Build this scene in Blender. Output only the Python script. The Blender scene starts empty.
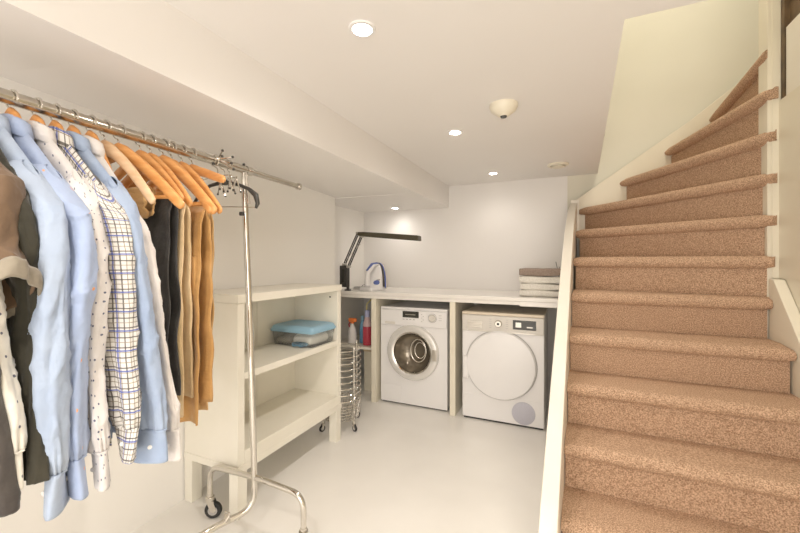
import bpy, bmesh, math, random
from mathutils import Vector, Matrix, noise
random.seed(7)
PI = math.pi
COL = bpy.context.scene.collection
W = {}

# ------------------------------------------------------------ helpers
def V(*a): return Vector(a)

class MB:
    """collects shapes in one bmesh, then links them as ONE mesh object"""
    def __init__(s):
        s.bm = bmesh.new(); s.uv = s.bm.loops.layers.uv.new('UVMap')
    def box(s, a, b, M=None):
        x0, y0, z0 = a; x1, y1, z1 = b
        vs = [s.bm.verts.new((x, y, z)) for x in (x0, x1) for y in (y0, y1) for z in (z0, z1)]
        if M:
            for v in vs: v.co = M @ v.co
        for f in ((0,1,3,2),(4,6,7,5),(0,4,5,1),(2,3,7,6),(0,2,6,4),(1,5,7,3)):
            s.bm.faces.new([vs[i] for i in f])
        return s
    def prism(s, poly, lo, hi, axis='z', M=None):
        def P(p, h):
            if axis == 'z': v = V(p[0], p[1], h)
            elif axis == 'x': v = V(h, p[0], p[1])
            else: v = V(p[0], h, p[1])
            return M @ v if M else v
        A = [s.bm.verts.new(P(p, lo)) for p in poly]; B = [s.bm.verts.new(P(p, hi)) for p in poly]
        n = len(poly)
        s.bm.faces.new(A); s.bm.faces.new(B[::-1])
        for i in range(n): s.bm.faces.new((A[i], A[(i+1) % n], B[(i+1) % n], B[i]))
        return s
    def loft(s, rings, closed=True, caps=True, uvs=None, loop=False):
        R = [[s.bm.verts.new(p) for p in r] for r in rings]
        n = len(rings[0]); m = n if closed else n-1
        K = len(R) if loop else len(R)-1
        for i in range(K):
            i2 = (i+1) % len(R)
            for j in range(m):
                j2 = (j+1) % n
                f = s.bm.faces.new((R[i][j], R[i][j2], R[i2][j2], R[i2][j]))
                if uvs:
                    jj = j+1
                    for l, (a, b) in zip(f.loops, ((i, j), (i, jj), (i+1, jj), (i+1, j))):
                        l[s.uv].uv = uvs(a, b)
        if caps and closed and not loop:
            s.bm.faces.new(R[0][::-1]); s.bm.faces.new(R[-1])
        return s
    def tube(s, pts, r, seg=10, caps=True, flat=None, up=None, cyc=False):
        """r: number or list; flat: (a,b) multipliers of the section"""
        pts = [Vector(p) for p in pts]; n = len(pts)
        rr = r if isinstance(r, (list, tuple)) else [r]*n
        fa, fb = flat or (1, 1)
        rings = []; prev = None
        for i, p in enumerate(pts):
            if cyc: t = pts[(i+1) % n]-pts[i-1]
            else: t = pts[min(i+1, n-1)]-pts[max(i-1, 0)]
            t.normalize()
            if up is not None: a = Vector(up).cross(t)
            elif prev is None:
                a = t.cross(V(0, 0, 1))
                if a.length < 1e-3: a = t.cross(V(0, 1, 0))
            else: a = prev-t*prev.dot(t)
            a.normalize(); prev = a; b = t.cross(a)
            rings.append([p+a*(math.cos(2*PI*k/seg)*rr[i]*fa)+b*(math.sin(2*PI*k/seg)*rr[i]*fb) for k in range(seg)])
        return s.loft(rings, caps=caps, loop=cyc)
    def lathe(s, prof, c=(0,0,0), axis='z', seg=32, caps=True):
        c = Vector(c); rings = []
        for r, h in prof:
            ring = []
            for k in range(seg):
                a = 2*PI*k/seg; u, v = r*math.cos(a), r*math.sin(a)
                if axis == 'z': q = V(u, v, h)
                elif axis == 'y': q = V(u, h, v)
                else: q = V(h, u, v)
                ring.append(c+q)
            rings.append(ring)
        return s.loft(rings, caps=caps)
    def ring(s, c, R, r, axis='z', seg=32, ts=8, sx=1, sy=1):
        c = Vector(c); pts = []
        for k in range(seg):
            a = 2*PI*k/seg; u, v = R*sx*math.cos(a), R*sy*math.sin(a)
            pts.append(c+(V(u, v, 0) if axis == 'z' else V(u, 0, v) if axis == 'y' else V(0, u, v)))
        return s.tube(pts, r, ts, cyc=True)
    def sphere(s, c, r, sc=(1,1,1), seg=16):
        return s.lathe_s(c, r, sc, seg)
    def lathe_s(s, c, r, sc, seg):
        c = Vector(c); rings = []
        for i in range(1, seg//2):
            a = PI*i/(seg//2)
            rings.append([c+V(r*sc[0]*math.sin(a)*math.cos(2*PI*k/seg), r*sc[1]*math.sin(a)*math.sin(2*PI*k/seg), r*sc[2]*math.cos(a)) for k in range(seg)])
        return s.loft(rings)
    def build(s, name, mat, parent=None, smooth=False, bevel=0, bseg=2, loc=None, solid=0, subsurf=0, angle=40, weld=False):
        if weld: bmesh.ops.remove_doubles(s.bm, verts=s.bm.verts, dist=1e-5)
        bmesh.ops.recalc_face_normals(s.bm, faces=s.bm.faces)
        me = bpy.data.meshes.new(name); s.bm.to_mesh(me); s.bm.free()
        o = bpy.data.objects.new(name, me); COL.objects.link(o)
        if parent is not None:
            me.transform(W[parent.name].inverted()); o.parent = parent; W[o.name] = W[parent.name].copy()
        else:
            loc = Vector(loc) if loc is not None else V(0,0,0)
            me.transform(Matrix.Translation(-loc)); o.location = loc; W[o.name] = Matrix.Translation(loc)
        if mat: me.materials.append(mat)
        if smooth:
            for p in me.polygons: p.use_smooth = True
            if angle:
                me.set_sharp_from_angle(angle=math.radians(angle))
        if solid:
            m = o.modifiers.new('s', 'SOLIDIFY'); m.thickness = solid; m.offset = 0
        if bevel:
            m = o.modifiers.new('b', 'BEVEL'); m.width = bevel; m.segments = bseg; m.limit_method = 'ANGLE'; m.angle_limit = math.radians(35)
            for p in me.polygons: p.use_smooth = True
            me.set_sharp_from_angle(angle=math.radians(50))
        if subsurf:
            m = o.modifiers.new('u', 'SUBSURF'); m.levels = subsurf; m.render_levels = subsurf
        return o

def tag(o, label, cat, group=None, kind=None):
    if label: o['label'] = label
    if cat: o['category'] = cat
    if group: o['group'] = group
    if kind: o['kind'] = kind
    return o
def thing(name, label, cat, loc, rz=0, group=None):
    o = bpy.data.objects.new(name, None); COL.objects.link(o)
    o.empty_display_size = .05
    o.location = loc; o.rotation_euler = (0, 0, rz)
    W[o.name] = Matrix.Translation(Vector(loc)) @ Matrix.Rotation(rz, 4, 'Z')
    return tag(o, label, cat, group)
def struct(o):
    o['kind'] = 'structure'; return o
def dup(root, loc, rz, label, group=None):
    def cp(o, par):
        c = o.copy(); COL.objects.link(c)
        if par: c.parent = par
        for ch in list(o.children): cp(ch, c)
        return c
    r = cp(root, None); r.location = loc; r.rotation_euler = (0, 0, rz)
    r['label'] = label
    if group: r['group'] = group
    return r

# ------------------------------------------------------------ materials
def mat(name, col, rough=.5, metal=0, **k):
    m = bpy.data.materials.new(name); m.use_nodes = True
    nt = m.node_tree; b = nt.nodes['Principled BSDF']
    b.inputs['Base Color'].default_value = (*col, 1); b.inputs['Roughness'].default_value = rough; b.inputs['Metallic'].default_value = metal
    for kk, v in k.items():
        n = kk.replace('_', ' ')
        if n in b.inputs: b.inputs[n].default_value = v
    return m
def nd(m, t, **k):
    n = m.node_tree.nodes.new(t)
    for a, v in k.items(): setattr(n, a, v)
    return n
def lk(m, a, b): m.node_tree.links.new(a, b)
def BS(m): return m.node_tree.nodes['Principled BSDF']
def mottled(name, c1, c2, scale, rough=.6, bump=0, bscale=None, detail=3, coords='Object', dist=.002, lo=.35, hi=.65, **k):
    m = mat(name, c1, rough, **k)
    tc = nd(m, 'ShaderNodeTexCoord'); n = nd(m, 'ShaderNodeTexNoise'); n.inputs['Scale'].default_value = scale; n.inputs['Detail'].default_value = detail
    lk(m, tc.outputs[coords], n.inputs['Vector'])
    r = nd(m, 'ShaderNodeValToRGB'); r.color_ramp.elements[0].color = (*c1, 1); r.color_ramp.elements[1].color = (*c2, 1)
    r.color_ramp.elements[0].position = lo; r.color_ramp.elements[1].position = hi
    lk(m, n.outputs['Fac'], r.inputs['Fac']); lk(m, r.outputs['Color'], BS(m).inputs['Base Color'])
    if bump:
        n2 = nd(m, 'ShaderNodeTexNoise'); n2.inputs['Scale'].default_value = bscale or scale; n2.inputs['Detail'].default_value = 3
        lk(m, tc.outputs[coords], n2.inputs['Vector'])
        bp = nd(m, 'ShaderNodeBump'); bp.inputs['Strength'].default_value = bump; bp.inputs['Distance'].default_value = dist
        lk(m, n2.outputs['Fac'], bp.inputs['Height']); lk(m, bp.outputs['Normal'], BS(m).inputs['Normal'])
    return m

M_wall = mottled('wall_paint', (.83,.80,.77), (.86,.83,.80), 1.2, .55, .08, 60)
M_wall_lit = mottled('wall_paint_lit', (.90,.875,.83), (.925,.90,.86), 1.2, .5, .08, 60)  # wall paint lightened: extra light on the left wall put into its colour
M_ceil = mottled('ceiling_paint', (.84,.81,.78), (.87,.84,.81), .8, .6)
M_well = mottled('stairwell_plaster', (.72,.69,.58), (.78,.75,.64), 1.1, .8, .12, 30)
M_floor = mottled('painted_floor', (.84,.81,.76), (.89,.86,.81), 2.2, .28, .05, 25)
M_trim = mottled('cream_gloss', (.80,.74,.60), (.84,.78,.64), 3, .35)
M_white = mottled('white_gloss_wood', (.86,.81,.71), (.89,.84,.75), 4, .3)
M_unit = mottled('white_laminate', (.84,.80,.69), (.87,.83,.73), 5, .35)
M_counter = mottled('white_counter', (.88,.84,.78), (.91,.87,.82), 4, .25)
M_enamel = mat('white_enamel', (.86,.84,.83), .22)
M_enamel2 = mat('pale_plastic', (.70,.66,.60), .35)
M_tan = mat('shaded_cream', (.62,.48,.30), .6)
M_grey = mat('grey_plastic', (.42,.40,.38), .4)
M_lilac = mottled('lilac_grey', (.50,.49,.56), (.55,.54,.60), 300, .5)
M_dark = mat('dark_display', (.035,.035,.03), .25)
M_rubber = mat('black_rubber', (.02,.02,.02), .6)
M_black = mat('black_metal', (.035,.032,.028), .4)
M_olivehead = mat('bronze_black', (.07,.06,.035), .4)
M_chrome = mat('chrome', (.66,.63,.58), .10, 1)
M_steel = mat('brushed_steel', (.55,.52,.47), .3, 1)
M_chrome2 = mat('satin_chrome', (.56,.53,.47), .20, 1)
M_glass = mat('smoked_glass', (.74,.71,.67), .03, 0, Transmission_Weight=1.0, IOR=1.2)
M_silver = mat('silver_plastic', (.80,.78,.75), .25, .35)
M_clear = mat('clear_plastic', (.93,.94,.93), .08, 0, Transmission_Weight=.9, IOR=1.05)
M_lid = mat('blue_lid', (.27,.47,.62), .35)
M_orange = mat('orange_plastic', (.95,.25,.06), .35)
M_wplastic = mat('white_plastic', (.85,.83,.82), .3)
M_bplastic = mat('navy_plastic', (.10,.15,.42), .3)
M_teal = mat('blue_bottle', (.15,.35,.55), .25)
M_red = mat('red_liquid', (.50,.05,.08), .15)
M_yellow = mat('yellow_cable', (.72,.62,.25), .5)
M_brownwood = mottled('dark_wood', (.05,.03,.015), (.16,.10,.05), 9, .5)

def wood(name, a, b):
    m = mat(name, a, .38)
    tc = nd(m, 'ShaderNodeTexCoord'); mp = nd(m, 'ShaderNodeMapping'); mp.inputs['Scale'].default_value = (8, 60, 60)
    n = nd(m, 'ShaderNodeTexNoise'); n.inputs['Scale'].default_value = 1.2; n.inputs['Detail'].default_value = 4
    lk(m, tc.outputs['Object'], mp.inputs['Vector']); lk(m, mp.outputs['Vector'], n.inputs['Vector'])
    r = nd(m, 'ShaderNodeValToRGB'); r.color_ramp.elements[0].color = (*a, 1); r.color_ramp.elements[1].color = (*b, 1)
    r.color_ramp.elements[0].position = .35; r.color_ramp.elements[1].position = .65
    lk(m, n.outputs['Fac'], r.inputs['Fac']); lk(m, r.outputs['Color'], BS(m).inputs['Base Color'])
    return m
M_wood = wood('beech_varnish', (.70,.30,.085), (.80,.40,.14))
M_wood2 = wood('pale_beech', (.78,.50,.28), (.86,.60,.38))

def carpet():
    m = mottled('tan_carpet', (.29,.158,.085), (.74,.50,.34), 210, .95, .9, 240, 2, dist=.006, lo=.32, hi=.66)
    return m
M_carpet = carpet()

def fabric(name, col, col2=None, bump=.55, scale=9, rough=.9):
    c2 = col2 or tuple(min(1, c*1.12) for c in col)
    m = mottled(name, col, c2, scale, rough, bump, 17, 5, dist=.02)
    b = BS(m)
    if 'Sheen Weight' in b.inputs: b.inputs['Sheen Weight'].default_value = .15
    return m
F_blue1 = fabric('pale_blue_cotton', (.35,.43,.58), (.41,.49,.63))
F_blue2 = fabric('light_blue_cotton', (.34,.42,.61), (.40,.48,.66))
F_blue3 = fabric('sky_blue_cotton', (.31,.40,.58), (.37,.46,.63))
F_denim = fabric('chambray', (.20,.27,.38), (.30,.37,.48))
F_brown = fabric('brown_jersey', (.115,.068,.036), (.155,.095,.055))
F_beige = fabric('grey_beige_lining', (.22,.19,.145), (.30,.26,.20))
F_char = fabric('charcoal_knit', (.045,.037,.033), (.065,.055,.048))
F_mauve = fabric('mauve_knit', (.13,.105,.115), (.18,.14,.15))
F_olive = fabric('olive_black_wool', (.020,.018,.010), (.035,.031,.019))
F_tee = fabric('white_tee', (.80,.78,.72))
F_pink = fabric('off_white_cotton', (.72,.68,.66))
F_black = fabric('black_denim', (.022,.021,.022), (.05,.048,.046))
F_cream = fabric('cream_chino', (.66,.48,.26), (.74,.56,.34))
F_ochre = fabric('ochre_canvas', (.46,.24,.07), (.56,.31,.11))
F_tan = fabric('tan_canvas', (.52,.30,.11), (.60,.37,.16))
F_towel = mottled('white_terry', (.74,.70,.62), (.86,.82,.75), 120, .95, .8, 200, 2, dist=.004)
F_towel2 = mottled('taupe_terry', (.27,.20,.16), (.36,.28,.23), 120, .95, .8, 200, 2, dist=.004)

def dotted(name, base, dot, per=.03, r=.0025):
    m = fabric(name, base)
    nt = m.node_tree
    uv = nd(m, 'ShaderNodeUVMap'); vo = nd(m, 'ShaderNodeTexVoronoi'); vo.voronoi_dimensions = '2D'; vo.inputs['Scale'].default_value = 1/per
    vo.inputs['Randomness'].default_value = .45
    lk(m, uv.outputs['UV'], vo.inputs['Vector'])
    lt = nd(m, 'ShaderNodeMath', operation='LESS_THAN'); lt.inputs[1].default_value = r/per
    lk(m, vo.outputs['Distance'], lt.inputs[0])
    mx = nd(m, 'ShaderNodeMix', data_type='RGBA'); mx.inputs[7].default_value = (*dot, 1)
    src = BS(m).inputs['Base Color'].links[0].from_socket
    lk(m, lt.outputs[0], mx.inputs[0]); lk(m, src, mx.inputs[6]); lk(m, mx.outputs[2], BS(m).inputs['Base Color'])
    return m
F_dots = dotted('white_dotted_cotton', (.68,.65,.64), (.12,.13,.20), .026, .0026)
F_dots2 = dotted('cream_dotted_cotton', (.70,.67,.60), (.12,.12,.16), .045, .003)
F_bdots = dotted('blue_dotted_cotton', (.34,.42,.61), (.85,.38,.16), .09, .004)

def check():
    m = fabric('checked_cotton', (.70,.68,.65))
    uv = nd(m, 'ShaderNodeUVMap'); sp = nd(m, 'ShaderNodeSeparateXYZ'); lk(m, uv.outputs['UV'], sp.inputs[0])
    cur = BS(m).inputs['Base Color'].links[0].from_socket
    def line(axis, per, off, w, c):
        nonlocal cur
        a = nd(m, 'ShaderNodeMath', operation='MULTIPLY_ADD'); a.inputs[1].default_value = 1/per; a.inputs[2].default_value = off
        lk(m, sp.outputs[axis], a.inputs[0])
        f = nd(m, 'ShaderNodeMath', operation='FRACT'); lk(m, a.outputs[0], f.inputs[0])
        l = nd(m, 'ShaderNodeMath', operation='LESS_THAN'); l.inputs[1].default_value = w; lk(m, f.outputs[0], l.inputs[0])
        s = nd(m, 'ShaderNodeMath', operation='MULTIPLY'); s.inputs[1].default_value = .85; lk(m, l.outputs[0], s.inputs[0])
        mx = nd(m, 'ShaderNodeMix', data_type='RGBA'); mx.inputs[7].default_value = (*c, 1)
        lk(m, s.outputs[0], mx.inputs[0]); lk(m, cur, mx.inputs[6]); cur = mx.outputs[2]
    for ax in (0, 1):
        line(ax, .024, .1, .13, (.07,.06,.05))
        line(ax, .048, .4, .08, (.06,.10,.42))
        line(ax, .024, .6, .08, (.25,.20,.14))
    lk(m, cur, BS(m).inputs['Base Color'])
    return m
F_check = check()
def emis(name, col, s):
    m = mat(name, col, .5); b = BS(m)
    b.inputs['Emission Color'].default_value = (*col, 1); b.inputs['Emission Strength'].default_value = s
    return m
M_glow = emis('lamp_lens', (1,.95,.88), 40)

# ------------------------------------------------------------ room
XW, XR, YB, ZC = -1.82, 1.0, 3.58, 2.0
struct(MB().box((-2.2,-2.1,-.1),(2.2,3.8,0)).build('floor', M_floor))
# back wall rises through the stairwell
struct(MB().box((-2.2,YB,0),(2.2,YB+.12,4.3)).build('wall_back', M_well))
struct(MB().box((-2.2,YB-.006,0),(.02,YB+.001,2.0)).build('wall_back_lower', M_wall))
struct(MB().prism([(-2.2,-2.1),(XW,-2.1),(XW,2.70),(-2.03,2.70),(-2.03,3.7),(-2.2,3.7)],0,2.1).build('wall_left', M_wall_lit))
struct(MB().box((-2.2,-2.2,0),(2.2,-2.1,2.1)).build('wall_front', M_wall))
struct(MB().box((XR,-2.1,0),(XR+.1,2.50,1.16)).box((XR-.008,-2.1,1.16),(XR+.1,2.50,2.06)).build('wall_right', M_trim))
struct(MB().box((XR+.0,2.50,0),(2.2,2.56,4.3)).build('wall_stairwell_inner', M_well))
struct(MB().prism([(-2.2,-2.1),(2.2,-2.1),(2.2,1.34),(.17,1.34),(.255,YB),(-2.2,YB)],ZC,ZC+.25).build('ceiling', M_ceil))
struct(MB().prism([(.05,1.24),(.17,1.34),(.255,YB),(.13,YB)],2.25,4.3).build('wall_stairwell_left', M_well))
struct(MB().box((.17,1.24,2.25),(2.2,1.34,4.3)).build('wall_stairwell_front', M_well))
struct(MB().box((2.1,1.3,0),(2.2,YB,4.3)).build('wall_stairwell_right', M_well))
struct(MB().box((0,1.2,4.3),(2.2,3.8,4.4)).build('ceiling_stairwell', M_ceil))
# boxed beam along the left wall: underside rises slightly towards the wall near the camera
def beam():
    mb = MB(); rings = []
    for y, zw in ((-2.1,1.93),(.6,1.90),(1.2,1.865),(2.70,1.80),(2.7001,1.79),(YB,1.79)):
        xw = -2.1
        rings.append([(-1.06,y,ZC+.02),(-1.06,y,1.783),(XW,y,zw),(xw,y,zw),(xw,y,ZC+.02)])
    mb.loft(rings); return mb
struct(beam().build('trim_1', M_ceil))
# parapet and dark frame above the right wall, next to the stairs
struct(MB().box((XR+.005,-.5,2.06),(XR+.05,2.463,2.41)).build('trim_2', M_white))
struct(MB().box((XR,2.466,2.06),(XR+.05,2.498,3.6)).box((XR+.02,-.5,2.41),(XR+.06,2.47,3.4)).build('trim_3', M_brownwood))

# ------------------------------------------------------------ downlights
def downlight(loc, label):
    t = thing('ceiling_downlight', label, 'light', loc, 0, 'recessed ceiling downlights')
    x, y, z = loc
    MB().lathe([(.030,-.001),(.032,-.006),(.042,-.005),(.044,0),(.030,0)], loc, seg=32, caps=False).build('trim_ring', M_wplastic, t, smooth=True)
    MB().lathe([(.030,-.002),(.02,-.003),(.001,-.0035)], loc, seg=24).build('lamp_lens', M_glow, t, smooth=True)
    return t
DL = [((-.60,1.045,ZC),'round recessed spotlight glowing in the ceiling nearest the camera, above the clothes'),
      ((-.585,2.10,ZC),'round recessed spotlight in the middle of the white ceiling, near the smoke detector'),
      ((-.56,3.20,ZC),'round recessed spotlight in the main ceiling closest to the back wall'),
      ((-1.56,3.38,1.787),'small recessed spotlight in the lower boxed ceiling over the desk lamp')]
d0 = downlight(*DL[0])
for l, lab in DL[1:]: dup(d0, l, 0, lab)
def spot(loc, e, ang=150, blend=.9, col=(1,.92,.83), tgt=None, r=.03):
    L = bpy.data.lights.new('spot_lamp', 'SPOT'); L.energy = e; L.spot_size = math.radians(ang); L.spot_blend = blend; L.color = col; L.shadow_soft_size = r
    o = bpy.data.objects.new('spot_lamp', L); COL.objects.link(o); o.location = loc
    if tgt: o.rotation_euler = (Vector(tgt)-Vector(loc)).to_track_quat('-Z','Y').to_euler()
    return o
for i, (l, _) in enumerate(DL):
    spot((l[0], l[1], l[2]-.012), (22, 11, 4, 3)[i])
spot((-.60,-.05,ZC-.012), 26); spot((-.60,-1.1,ZC-.012), 16)
def area(loc, tgt, e, sx, sy, col):
    L = bpy.data.lights.new('fill_light', 'AREA'); L.energy = e; L.shape = 'RECTANGLE'; L.size = sx; L.size_y = sy; L.color = col
    o = bpy.data.objects.new('fill_light', L); COL.objects.link(o); o.location = loc
    o.rotation_euler = (Vector(tgt)-Vector(loc)).to_track_quat('-Z','Y').to_euler()
area((.55,-1.7,1.25), (-1.3,1.8,1.15), 38, 2.2, 1.5, (1,.95,.89))  # unseen fill light added behind the camera to brighten the left wall
area((-.5,-1.2,.4), (-.5,1.2,2.0), 10, 1.8, 1.4, (1,.95,.90))  # added light imitating a flash bounced off the ceiling
area((.9,2.2,4.2), (.8,2.8,1), 26, 1.0, 1.0, (1,.93,.80))  # unseen light added at the top of the stairwell

# smoke detector + vent
t = thing('smoke_detector', 'round white smoke detector dome on the ceiling', 'smoke detector', (-.27,1.83,ZC))
MB().lathe([(.066,0),(.066,-.012),(.058,-.030),(.030,-.050),(.022,-.056),(.001,-.056)], (-.27,1.83,ZC), seg=40).build('body', M_trim, t, smooth=True)
MB().lathe([(.017,-.054),(.014,-.061),(.001,-.061)], (-.27,1.83,ZC), seg=24).build('sensor', M_dark, t, smooth=True)
t = thing('ceiling_vent', 'round cream ventilation valve in the ceiling beside the stair opening', 'vent', (-.05,3.12,ZC))
MB().lathe([(.078,0),(.078,-.008),(.066,-.016),(.056,-.010),(.056,0)], (-.05,3.12,ZC), seg=40, caps=False).build('rim', M_trim, t, smooth=True)
MB().lathe([(.044,-.010),(.047,-.022),(.030,-.028),(.001,-.029)], (-.05,3.12,ZC), seg=32).build('disc', M_trim, t, smooth=True)
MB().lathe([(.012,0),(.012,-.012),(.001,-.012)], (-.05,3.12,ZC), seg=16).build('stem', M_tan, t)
# conduit in the stairwell
# thin cables on the back wall of the stairwell
cb = MB().tube([(.335,3.565,3.30),(.34,3.56,3.05),(.32,3.555,2.95),(.28,3.56,2.86)], .014, 10, True)
tag(cb.build('wall_pipe', M_trim, smooth=True, loc=(.33,3.56,3.0)), 'short cream pipe bending on the stairwell wall beside the ceiling edge', 'pipe')
cb = MB().tube([(.29,3.57,2.45),(.30,3.565,2.32),(.28,3.56,2.24),(.265,3.565,2.12)], .008, 8, True)
tag(cb.build('wall_cable', M_steel, smooth=True, loc=(.28,3.56,2.3)), 'thin grey cable loop low on the stairwell wall by the ceiling edge', 'cable')

# ------------------------------------------------------------ staircase
RZ = .2125
def XL(y): return -.016+.061*(y-1.6)
def ZS(i): return RZ*i+.0022*max(0, i-7)
noses = []
for i in range(5):
    y = 1.614+.2085*i; noses.append((V(XL(y),y,0), V(.95,y,0)))
noses += [(V(XL(2.70),2.70,0),V(.957,2.462,0)), (V(XL(3.10),3.10,0),V(.957,2.472,0)), (V(XL(3.5),3.5,0),V(.957,2.476,0)),
          (V(.41,3.5,0),V(.948,2.480,0)), (V(.715,3.5,0),V(.930,2.486,0)), (V(.995,3.5,0),V(.934,2.494,0)), (V(1.27,3.5,0),V(1.10,2.63,0)), (V(1.55,3.5,0),V(1.45,2.63,0))]
st = thing('staircase', 'winding staircase with tan carpeted steps turning right up to the floor above', 'staircase', (.48,1.6,0))
OV, TH = .042, .066
for i in range(12):
    L, R = noses[i]; L2, R2 = noses[i+1]; z = ZS(i+1)
    seg = 26; rings = []
    dirn = (R-L).normalized(); nrm = V(-dirn.y, dirn.x, 0)
    if nrm.dot(((L2+R2)/2)-((L+R)/2)) < 0: nrm = -nrm
    dirn2 = (R2-L2).normalized(); nrm2 = V(-dirn2.y, dirn2.x, 0)
    if i < 10 and nrm2.y < 0 and i < 8: nrm2 = -nrm2
    if nrm2.dot(nrm) < 0: nrm2 = -nrm2
    for k in range(seg+1):
        s = k/seg; N = L.lerp(R, s); B = L2.lerp(R2, s)+nrm2*(OV+.012)
        d = (B-N); dl = d.length
        if dl < .03: d = nrm*.03+d; dl = d.length
        u = d/dl
        e = 1.0
        if k == 0 or k == seg: e = .72      # softly rounded ends
        r = TH/2
        prof = [(dl, z), (dl*.5+r*.5, z+.0015)]
        for q in range(9):
            a = PI/2+PI*q/8
            prof.append((r+math.cos(a)*r*1.05, z-r+math.sin(a)*r*e))
        prof += [(OV+.012, z-TH*(.5+.5*e)), (dl, z-TH*(.5+.5*e))]
        ring = []
        for (a, zz) in prof:
            j = .0016*noise.noise(V(N.x*60, a*60, zz*60+i))
            p = N+u*a; ring.append((p.x, p.y, zz+j))
        rings.append(ring)
    MB().loft(rings).build('tread', M_carpet, st, smooth=True, angle=60)
    # riser under the nose
    a, b = L+nrm*OV+dirn*.004, R+nrm*OV+(V(0,.04,0) if i == 10 else -dirn*.006)
    c_, d_ = b+nrm*.02, a+nrm*.02
    MB().prism([(p.x,p.y) for p in (a,b,c_,d_)], ZS(i)+.001, z-TH+.004).build('riser', M_carpet, st)
# left closed string with top edge, and panel below
sp = [(1.38,0),(1.38,.13),(1.55,.315),(2.44,1.185),(2.75,1.44),(3.1,1.64),(3.44,1.74),(3.5,1.74),(3.5,0)]
mb = MB()
A = [mb.bm.verts.new((XL(y)-.052-.008*(3.5-y), y, z)) for y, z in sp]; B = [mb.bm.verts.new((XL(y)-.002, y, z)) for y, z in sp]
mb.bm.faces.new(A); mb.bm.faces.new(B[::-1])
for i in range(len(sp)):
    j = (i+1) % len(sp); mb.bm.faces.new((A[i], A[j], B[j], B[i]))
tag(mb.build('side_string', M_white, st, bevel=.004), 'white painted left side board of the stairs', None)
MB().box((XL(3.47)-.052,3.445,0),(XL(3.47)+.01,3.52,1.765)).build('newel_post', M_white, st, bevel=.003)
# skirting along the back wall
sk = [(.06,1.2),(.06,1.755),(.86,2.315),(1.25,2.63),(1.9,3.05),(1.9,1.2)]
MB().prism(sk, 3.50, 3.535, 'y').build('skirting', M_trim, st, bevel=.003)
# right string + post
rs = [(1.45,0),(1.45,.12),(2.21,.865),(2.452,1.155),(2.50,1.155),(2.50,0)]
MB().prism(rs, .952, .998, 'x').build('side_string', M_trim, st, bevel=.003)
MB().box((.949,2.503,0),(.9995,2.60,4.2)).box((.966,2.498,1.16),(.9995,2.5035,4.2)).build('newel_post', M_trim, st, bevel=.002)
# little hook on the panel under the stairs
t = tag(MB().tube([(XL(3)-.052,2.98,.60),(XL(3)-.075,2.98,.60),(XL(3)-.085,2.98,.585),(XL(3)-.10,2.975,.60)], .005, 8).tube([(XL(3)-.075,2.96,.60),(XL(3)-.085,3.0,.59)], .005, 8).build('gas_tap', M_black, smooth=True, loc=(XL(3)-.07,2.98,.6)), 'small dark tap on the panel between dryer and stairs', 'tap')

# ------------------------------------------------------------ counter with panels
CT, CB_ = .975, .918
t = thing('laundry_counter', 'long white worktop running along the back wall over both machines', 'worktop', (-1.0,3.2,0))
MB().box((-2.025,2.90,CT-.028),(-.01,3.573,CT)).build('worktop', M_counter, t, bevel=.003)
MB().box((-2.0,2.908,CB_),(-.31,2.93,CT-.029)).box((-.31,2.904,CB_-.008),(-.012,2.93,CT-.029)).build('front_batten', M_counter, t, bevel=.002)
MB().box((-1.573,2.90,0),(-1.527,3.573,CB_)).build('side_panel', M_trim, t, bevel=.002)
MB().box((-.853,2.90,0),(-.806,3.573,CB_)).build('side_panel', M_trim, t, bevel=.002)
MB().box((-2.02,2.95,.445),(-1.575,3.50,.468)).build('shelf', M_unit, t, bevel=.002)

# ------------------------------------------------------------ machines
def front_plate(mb, x0, x1, z0, z1, y, c, r, n=48, depth=.03):
    """front plate with a round hole and a short collar going inwards"""
    C = []; O = []
    for k in range(n):
        a = 2*PI*k/n; u, v = math.cos(a), math.sin(a)
        C.append(mb.bm.verts.new((c[0]+r*u, y, c[1]+r*v)))
        tx = ((x1-c[0])/u if u > 1e-6 else (x0-c[0])/u if u < -1e-6 else 1e9); tz = ((z1-c[1])/v if v > 1e-6 else (z0-c[1])/v if v < -1e-6 else 1e9)
        s = min(tx, tz); O.append(mb.bm.verts.new((c[0]+s*u, y, c[1]+s*v)))
    for k in range(n):
        k2 = (k+1) % n; mb.bm.faces.new((C[k], C[k2], O[k2], O[k]))
    # corner fills
    for (cx, cz) in ((x0,z0),(x1,z0),(x1,z1),(x0,z1)):
        for k in range(n):
            k2 = (k+1) % n; p, q = O[k].co, O[k2].co
            onx = abs(p.x-cx) < 1e-5 or abs(q.x-cx) < 1e-5; onz = abs(p.z-cz) < 1e-5 or abs(q.z-cz) < 1e-5
            if onx and onz and abs(p.x-q.x) > 1e-5 and abs(p.z-q.z) > 1e-5:
                v = mb.bm.verts.new((cx, y, cz)); mb.bm.faces.new((O[k], O[k2], v))

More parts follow.
